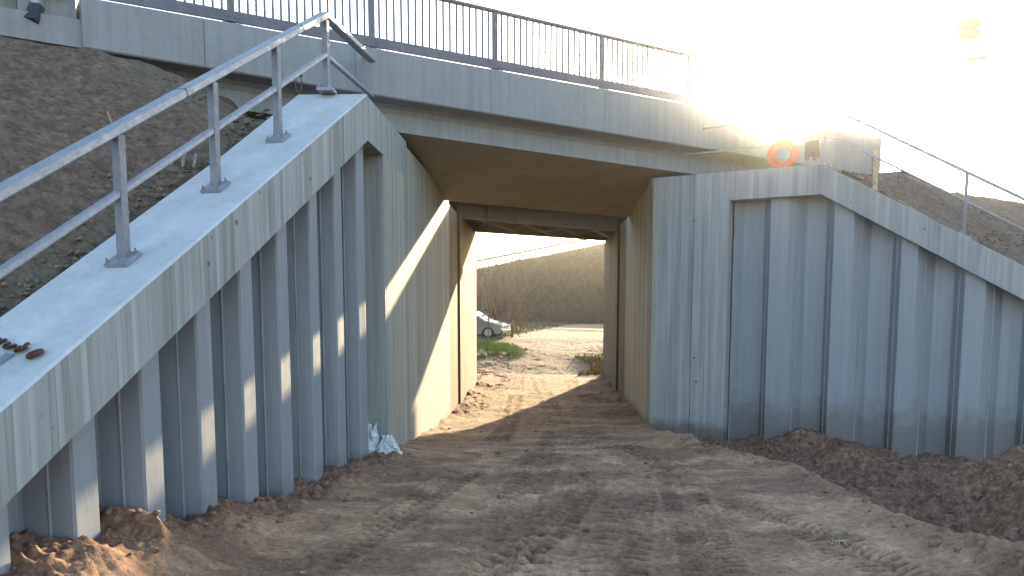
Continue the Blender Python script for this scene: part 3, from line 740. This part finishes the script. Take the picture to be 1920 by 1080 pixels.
shrub(-1.5, 47, 2.6, 5, 'small reddish bare shrub to the right of the silver car')
shrub(-3.0, 48.5, 4.3, 9, 'paler bare shrub at the foot of the far slope, behind the other shrubs')
# slim sapling beside the track
rng = random.Random(12); x, y = -2.55, 35.0; z = gz(x, y)
t = thing('sapling', (x, y, z), 'single slim bare sapling standing in front of the silver car', 'tree')
m = MB(); m.tube([(x, y, z-.1), (x+.03, y, z+1.6), (x-.02, y, z+3.3), (x+.04, y, z+4.3)], [.03, .024, .016, .006], 6); m.build('trunk', M['bark'], t)
m = MB()
for i in range(9):
    h = 1.5+.3*i; a = rng.uniform(0, 6.28); branch(m, Vector((x, y, z+h)), Vector((math.cos(a), math.sin(a), .9)).normalized(), .5, .008, 1, rng)
m.build('crown', M['bark'], t)

# ------------------------------------------------------------------ grass and scrub
def blades(name, n, fn_, hmin, hmax, w, cols, label):
    rng = random.Random(5); t = NT(name, .8)
    nf = t.noise(2.2, 3); mt = t.out(t.ramp(nf, [(.35, cols[0]), (.5, cols[1]), (.65, cols[2])]))
    m = MB(); c = 0
    while c < n:
        r = fn_(rng)
        if r is None: continue
        x, y, z = r; h = rng.uniform(hmin, hmax); a = rng.uniform(0, 6.28); lx, ly = rng.uniform(-.5,.5)*h, rng.uniform(-.5,.5)*h
        dx, dy = math.cos(a)*w, math.sin(a)*w; o = len(m.v)
        m.v += [(x-dx, y-dy, z-.03), (x+dx, y+dy, z-.03), (x+lx*.4+dx*.7, y+ly*.4+dy*.7, z+h*.6), (x+lx*.4-dx*.7, y+ly*.4-dy*.7, z+h*.6), (x+lx, y+ly, z+h)]
        m.f += [(o, o+1, o+2, o+3), (o+3, o+2, o+4)]; c += 1
    o = m.build(name, mt); o['kind'] = 'stuff'; o['label'] = label; o['category'] = 'grass'; return o
def f1(r):
    x = r.gauss(-2.6, .9); y = r.uniform(34, 39.5)
    if x > -1.15+.0*y or x < -5.5: return None
    return x, y, gz(x, y)
_pts = []
def cached(fn_, n):
    return fn_
X_ = np.random.RandomState(3)
def scatter(n, gx, gy, hf):
    xs_ = X_.normal(gx[0], gx[1], n) if gx[2] == 'n' else X_.uniform(gx[0], gx[1], n); ys_ = X_.uniform(gy[0], gy[1], n); return xs_, ys_
def blade_field(name, xs_, ys_, zs_, hmin, hmax, w, cols, label, cat):
    it = iter(list(zip(xs_, ys_, zs_)))
    return blades(name, len(xs_), lambda r: next(it), hmin, hmax, w, cols, label)
xs_, ys_ = scatter(7000, (-2.4, .75, 'n'), (34.3, 38.6), None); k_ = (xs_ < -1.0 - .5*np.sin(ys_*1.7) + .5*fbm(xs_*1.2, ys_*1.2, 3, 55)) & (xs_ > -5) & (fbm(xs_*1.5, ys_*1.5, 3, 56) > -.15); xs_, ys_ = xs_[k_], ys_[k_]; zs_ = Hfun(xs_[None], ys_[None])[0][0]
blade_field('grass', xs_, ys_, zs_, .05, .16, .012, ((.10, .15, .02), (.19, .26, .035), (.24, .26, .07)), 'bright green grass patch beside the sunlit track beyond the underpass', 'grass')
xs_ = X_.uniform(-11, 9, 34000); v_ = X_.uniform(-.12, .965, 34000); ys_ = 66+.12*xs_+np.clip(v_, -.12, 1)*26
zs_ = np.where(v_ > 0, (.72+(crest(xs_)-.72)*(v_+.06*np.sin(v_*3.14))), .80) + (.22*fbm(xs_*.35, ys_*.35, 4, 91))*np.clip(v_*8, 0, 1)
blade_field('scrub', xs_, ys_, zs_, (.12), .5, .04, ((.018, .020, .010), (.035, .033, .02), (.07, .055, .036)), 'dull dry scrub covering the far hillside', 'scrub')
n = 16000; ys_ = X_.uniform(40, 66, n); xs_ = X_.uniform(-6, 8, n); g_ = Hfun(xs_[None], ys_[None]); k_ = X_.rand(n) < g_[2][0]; xs_, ys_, zs_ = xs_[k_], ys_[k_], g_[0][0][k_]
blade_field('grass', xs_, ys_, zs_, .06, .2, .025, ((.05, .06, .018), (.10, .105, .035), (.17, .14, .07)), 'rough low grass on the flat ground before the far hillside', 'grass')
xs_ = X_.uniform(1.2, 2.6, 1500); ys_ = X_.uniform(31, 35, 1500); k_ = xs_ > 1.5 + .5*np.sin(ys_); xs_, ys_ = xs_[k_], ys_[k_]; zs_ = Hfun(xs_[None], ys_[None])[0][0]
blade_field('grass', xs_, ys_, zs_, .06, .25, .014, ((.14, .11, .04), (.24, .19, .06), (.2, .2, .05)), 'yellowish dry grass at the foot of the right tunnel wall', 'grass')

# ------------------------------------------------------------------ clods and stones (uncountable)
def lumpset(name, n, pos, smin, smax, mat, label, cat, seed):
    rs = random.Random(seed); m = MB()
    ico = [(0,0,1),(.89,0,.45),(.28,.85,.45),(-.72,.53,.45),(-.72,-.53,.45),(.28,-.85,.45),(.72,.53,-.45),(-.28,.85,-.45),(-.89,0,-.45),(-.28,-.85,-.45),(.72,-.53,-.45),(0,0,-1)]
    fc = [(0,1,2),(0,2,3),(0,3,4),(0,4,5),(0,5,1),(1,6,2),(2,7,3),(3,8,4),(4,9,5),(5,10,1),(2,6,7),(3,7,8),(4,8,9),(5,9,10),(1,10,6),(11,7,6),(11,8,7),(11,9,8),(11,10,9),(11,6,10)]
    for x, y, z in pos:
        s = smin + (smax-smin)*rs.random()**3; a = rs.uniform(0, 6.28); sx, sy, sz = s*rs.uniform(.7,1.3), s*rs.uniform(.7,1.3), s*rs.uniform(.5,.9)
        o = len(m.v)
        for v in ico:
            k = rs.uniform(.75, 1.2); vx, vy = v[0]*sx*k, v[1]*sy*k; m.v.append((x+vx*math.cos(a)-vy*math.sin(a), y+vx*math.sin(a)+vy*math.cos(a), z+v[2]*sz*k+s*.2))
        m.f += [tuple(i+o for i in f) for f in fc]
    o = m.build(name, mat); tag(o, label, cat, kind='stuff'); return o
n = 9000; xs_ = X_.uniform(-4.6, 8.5, n); ys_ = X_.uniform(5.5, 17, n); zz_, ll_ = Hfun(xs_[None], ys_[None])[:2]
keep = X_.rand(n) < np.clip(ll_[0]*1.1, .03, 1); lumpset('soil_clods', 0, list(zip(xs_[keep], ys_[keep], zz_[0][keep])), .008, .055, M['clod'], 'loose brown clods on the soil heaps', 'soil', 3)
n = 450; xs_ = X_.uniform(-3.5, 4.0, n); ys_ = X_.uniform(5.5, 16, n); zz_ = Hfun(xs_[None], ys_[None])[0][0]
lumpset('gravel', 0, list(zip(xs_, ys_, zz_)), .006, .022, M['stone'], 'small pale stones on the dirt track', 'gravel', 4)
def lbz(u, v): 
    x = A0.x+wv.x*u+wn_.x*v; y = A0.y+wv.y*u+wn_.y*v; return x, y
U_ = X_.uniform(-.3, 7, 700); V_ = .98 + np.abs(X_.normal(0, .18, 700)); xs_ = A0.x+wv.x*U_+wn_.x*V_; ys_ = A0.y+wv.y*U_+wn_.y*V_
zs_ = np.minimum(4.86-SL*U_+.62*(V_-.93), 5.3)-.03; k_ = (xs_ < -3.3); lumpset('bank_stones', 0, [p for p, kk in zip(zip(xs_, ys_, zs_), (U_ > .3)) if kk], .008, .045, M['bankstone'], 'loose stones and crumbs along the back of the left coping', 'stones', 6)

n = 3600; U_ = X_.uniform(-.2, 8, n); V_ = X_.uniform(1.0, 5.2, n); xs_ = A0.x+wv.x*U_+wn_.x*V_; ys_ = A0.y+wv.y*U_+wn_.y*V_
zs_ = -np.log(np.exp(-6*(4.86-SL*U_+.62*(V_-.93))) + np.exp(-6*5.62) + np.exp(-6*(5.15+.55*(-4.69-xs_))))/6 - .02
k_ = -((xs_+2.36)*fn.x + (ys_-13.46)*fn.y) < -1.15; xs_, ys_, zs_ = xs_[k_], ys_[k_], zs_[k_]
lumpset('soil_clods', 0, list(zip(xs_, ys_, zs_)), .005, .035, M['clod'], 'crumbs of soil on the left bank', 'soil', 8)
n = 2500; U_ = X_.uniform(3.4, 10, n); V_ = X_.uniform(.8, 6, n); xs_ = C0.x+rd.x*U_+rn.x*V_; ys_ = C0.y+rd.y*U_+rn.y*V_; zs_ = 4.86-.6*(U_-3.3)+.3*(V_-.7)-.02
lumpset('soil_clods', 0, list(zip(xs_, ys_, np.minimum(zs_, 5.2))), .008, .06, M['clod'], 'crumbs of soil on the right bank', 'soil', 9)

# ------------------------------------------------------------------ plastic sheeting at the corner of the piles
def plastic(cx, cy, w, h, seed, label):
    na, nb = 46, 40; A, B = np.meshgrid(np.linspace(0, 1, na), np.linspace(0, 1, nb))
    zb = gz(cx, cy)-.03
    wid = w*(1-.55*B**1.3); x = cx + (A-.5)*wid + .05*fbm(A*4, B*4, 3, seed); bul = np.sin(A*math.pi)**.6
    y = cy - .20*bul*(1-B)**.8 - .02 + .07*fbm(A*5+B*2, B*4, 4, seed+2, .6) + .05*np.abs(fbm(A*9-B*5, B*3, 3, seed+5))
    z = zb + B*h*(.82+.25*fbm(A*3, B*0+seed, 3, seed+8)) + .03*fbm(A*7, B*7, 3, seed+3)
    o = grid_np('plastic_sheet', np.stack([x, y, z], -1), M['plastic']); so_ = o.modifiers.new('s', 'SOLIDIFY'); so_.thickness = .004
    return tag(o, label, 'plastic sheet', 'white plastic sheets at the pile corner')
plastic(-2.58, 11.40, .28, .52, 11, 'narrow white plastic sheet tucked against the last sheet pile, left one of the two')
plastic(-2.32, 11.36, .40, .40, 23, 'wider crumpled white plastic sheet at the foot of the concrete wall corner')

# recess face between piles and wall
m = MB(); m.box((-3.3, 11.50, -1.4), (-2.364, 11.597, 4.45)); m.build('recess_face', M['board_left'], lwall)

# ------------------------------------------------------------------ chain, bar, wires
def lsurf(u, v, h=0): p = lw(u, v, ztopL(u)+h); return p
nrmL = Vector((wv.x*SL, wv.y*SL, 1)).normalized()
ch = thing('chain', tuple(lsurf(5.3, .3)), 'rusty brown lifting chain with hook lying on the left coping', 'chain')
def place(u, v, h=.012): return lsurf(u, v) + nrmL*h
pts = [(5.28, .66), (5.30, .60), (5.33, .53), (5.36, .46), (5.37, .40), (5.38, .35), (5.33, .37)]
for i, (u, v) in enumerate(pts):
    m = MB(); ax = nrmL if i % 2 else (nrmL + wv*1.2).normalized(); m.ring(place(u, v, .018+.012*(i % 2)), .050, .014, tuple(ax), 16, 6, .62, tuple((wv*.7-wn_*.5).normalized())); m.build('link', M['rust'], ch)
m = MB(); c = place(5.42, .21, .02); m.ring(c, .062, .021, tuple(nrmL), 20, 8, .7, tuple(wv-wn_*1.2)); m.build('hook', M['rust'], ch)
fbp = [place(5.72, .47, .012), place(5.42, .42, .012)]
m = MB(); m.bar(fbp[0], fbp[1], .07, .02, tuple(nrmL), .003); tag(m.build('flat_bar', M['galv']), 'short flat grey steel bar lying under the rusty chain', 'metal bar')
def loop(c, r1, r2, ax, label, name='wire_loop'):
    m = MB(); m.ring(c, r1, .008, ax, 20, 6, r2, (0, 0, 1)); m.cyl(Vector(c)+Vector((0,0,r1)), .016, .09, (1, .3, 0), 8); tag(m.build(name, M['cable']), label, 'wire loop', 'wire loops hanging on the handrails')
f = (endp-.95)/(endp-.2); c = mids[0] + (mids[1]-mids[0])*f
loop(c+Vector((0,0,-.13)), .10, .42, (.2, 1, 0), 'small dark wire loop hanging from the left knee rail near the apex')
c = rw(5.0-.22, .27, rmids[1].z-.602*(4.78-3.62)-.16); loop(c, .13, .55, tuple(rn), 'dark wire loop hanging from the right knee rail')
# bits on the left bank
b0 = A0 + wv*2.3 + wn_*1.33; zb_ = 4.86-SL*2.3+.62*.40
m = MB()
for i in range(3):
    o_ = Vector((b0.x+.10*i, b0.y+.05*i, zb_+.04)); m.tube([o_, o_+Vector((.05, -.03, .04)), o_+Vector((.02, -.04, -.10))], [.018, .022, .012], 6)
tag(m.build('scrap_wire', M['stone']), 'clump of pale rubble and wire on the bank behind the left coping', 'debris')
b1 = A0 + wv*2.45 + wn_*1.8; z1 = 4.86-SL*2.45+.62*.87
m = MB(); m.tube([Vector((b1.x, b1.y, z1)), Vector((b1.x-.10, b1.y+.02, z1+.13)), Vector((b1.x-.18, b1.y+.05, z1+.32))], [.012, .010, .006], 5)
tag(m.build('twig', M['wood']), 'short bare twig sticking out of the left soil bank', 'twig')
# pale root on the track
x, y = 2.72, 7.1; z = gz(x, y); m = MB(); rs = random.Random(2)
for i in range(9):
    a = rs.uniform(0, 6.28); l = rs.uniform(.06, .15); m.tube([(x, y, z+.02), (x+l*.5*math.cos(a), y+l*.5*math.sin(a), z+.05), (x+l*math.cos(a), y+l*math.sin(a), z+.01)], [.006, .005, .003], 5)
tag(m.build('root_clump', M['wood']), 'small pale clump of roots lying on the track, lower right', 'roots')

# ------------------------------------------------------------------ things on the right coping
def hose():
    c = rw(2.55, .28, 5.0) + Vector((0, 0, .28)); t = thing('hose_coil', (c.x, c.y, 5.0), 'orange coiled hose standing on the level part of the right coping', 'hose')
    for k_ in range(8):
        m = MB(); m.ring(c + rn*(.03*k_-.1) + rd*.02*(k_ % 3) + Vector((0, 0, .006*k_)), .27-.035*(k_ % 4), .024, tuple((rn + rd*.15*((k_ % 3)-1)).normalized()), 30, 8); m.build('loop', M['orange'], t)
hose()
# black cloth over the knee rail
na, nb = 14, 22; A, B = np.meshgrid(np.linspace(0, 1, na), np.linspace(0, 1, nb)); P = np.zeros((nb, na, 3))
for i in range(nb):
    for j in range(na):
        b = B[i, j]; side = -1 if b < .5 else 1; h = abs(b-.5)*2; uu_ = 2.98 + .25*A[i, j] + .03*h*math.sin(j*1.1)
        p = rw(uu_, .3 + side*(.035+.03*h), 5.54 - h*(.36+.05*math.sin(j*.8))); P[i, j] = p
o = grid_np('black_cloth', P, M['black']); s_ = o.modifiers.new('s', 'SOLIDIFY'); s_.thickness = .008; tag(o, 'black cloth hung over the right knee rail beside the corner post', 'cloth')
# marker post on the bank, broom
x, y = 7.05, 16.6+.6; z = 5.0
m = MB(); m.bar((x, y, 4.6), (x, y, 5.52), .11, .09, (0, 1, 0), .012); tag(m.build('wooden_post', M['wood']), 'short square post standing on the right bank beside the end of the edge beam', 'post')
b0 = rw(5.75, 1.35, 0); zt = 4.86-.6*(5.75-3.3)+.3*.65
br = thing('broom', (b0.x, b0.y, zt), 'long-handled broom lying on the right soil bank behind the handrail', 'broom')
h0 = Vector((b0.x-.05, b0.y, zt+.06)); h1 = h0 + Vector((-.72, .9, .78))
m = MB(); m.tube([h0, h1], .014, 6); m.build('handle', M['wood'], br)
m = MB(); m.bar(h0 - rd*.2 + Vector((0,0,-.01)), h0 + rd*.2 + Vector((0,0,-.06)), .06, .05); m.build('head', M['wood'], br)
rs = random.Random(4); m = MB()
for i in range(60):
    p = h0 + rd*rs.uniform(-.19, .19) + Vector((rs.uniform(-.02,.02), rs.uniform(-.02,.02), -.03)); m.tube([p, p+Vector((rs.uniform(-.02,.02), -.02, -.09))], .003, 4)
m.build('bristles', M['bark'], br)

# ------------------------------------------------------------------ mast and wires
mx, my = 26.7, 52.0
ms = thing('lattice_mast', (mx, my, 0), 'tall slim lattice mast in the glare at upper right', 'mast')
m = MB(); w0 = .38
HT = 20.1
for sx in (-1, 1):
    for sy in (-1, 1): m.bar((mx+sx*w0, my+sy*w0, 0), (mx+sx*w0*.7, my+sy*w0*.7, HT-1.0), .06, .06, (0, 1, 0))
k_ = 0; z = .5
while z < HT-2:
    s_ = w0*(1-.3*z/HT)
    for sy in (-1, 1): m.bar((mx-s_*(1 if k_ % 2 else -1), my+sy*s_, z), (mx+s_*(1 if k_ % 2 else -1), my+sy*s_, z+1.2), .03, .03)
    z += 1.2; k_ += 1
m.build('lattice', M['rustgirder'], ms)
m = MB(); m.box((mx-.57, my-.48, HT-1.0), (mx+.57, my+.48, HT-.66)); m.box((mx-.55, my-.48, HT-.44), (mx+.55, my+.48, HT)); m.bar((mx, my, HT-1.2), (mx, my, HT-.1), .27, .27, (0,1,0)); m.build('head', M['rustgirder'], ms)
m = MB(); m.bar((mx, my, HT-2.4), (mx+1.2, my, HT-2.2), .14, .27); m.build('arm', M['rustgirder'], ms)
for i, (p1, p2, lab) in enumerate((((-22, 44, 19.8), (14, 62, 23.2), 'upper thin overhead wire crossing above the railing'), ((-20, 40, 18.2), (14, 58, 20.0), 'lower thin overhead wire behind the railing bars'))):
    m = MB(); a = Vector(p1); b = Vector(p2); m.tube([a+(b-a)*s_/12 + Vector((0,0,-1.2*4*(s_/12)*(1-s_/12))) for s_ in range(13)], .012, 5); tag(m.build('overhead_wire', M['cable']), lab, 'wire', 'overhead wires')

# ------------------------------------------------------------------ air volume added for the white glare around the sun
hz = MB(); hz.box((-1900, -1900, -2.5), (1900, 1900, 26)); hm = D.materials.new('glare_haze'); hm.use_nodes = True; t = hm.node_tree; t.nodes.clear()
pv = t.nodes.new('ShaderNodeVolumePrincipled'); om = t.nodes.new('ShaderNodeOutputMaterial'); t.links.new(pv.outputs[0], om.inputs['Volume'])
pv.inputs['Color'].default_value = (1, .97, .93, 1); pv.inputs['Density'].default_value = .0009; pv.inputs['Anisotropy'].default_value = .96
tag(hz.build('glare_volume', hm), kind='stuff')

for o in D.objects:
    if '_o' in o: del o['_o']
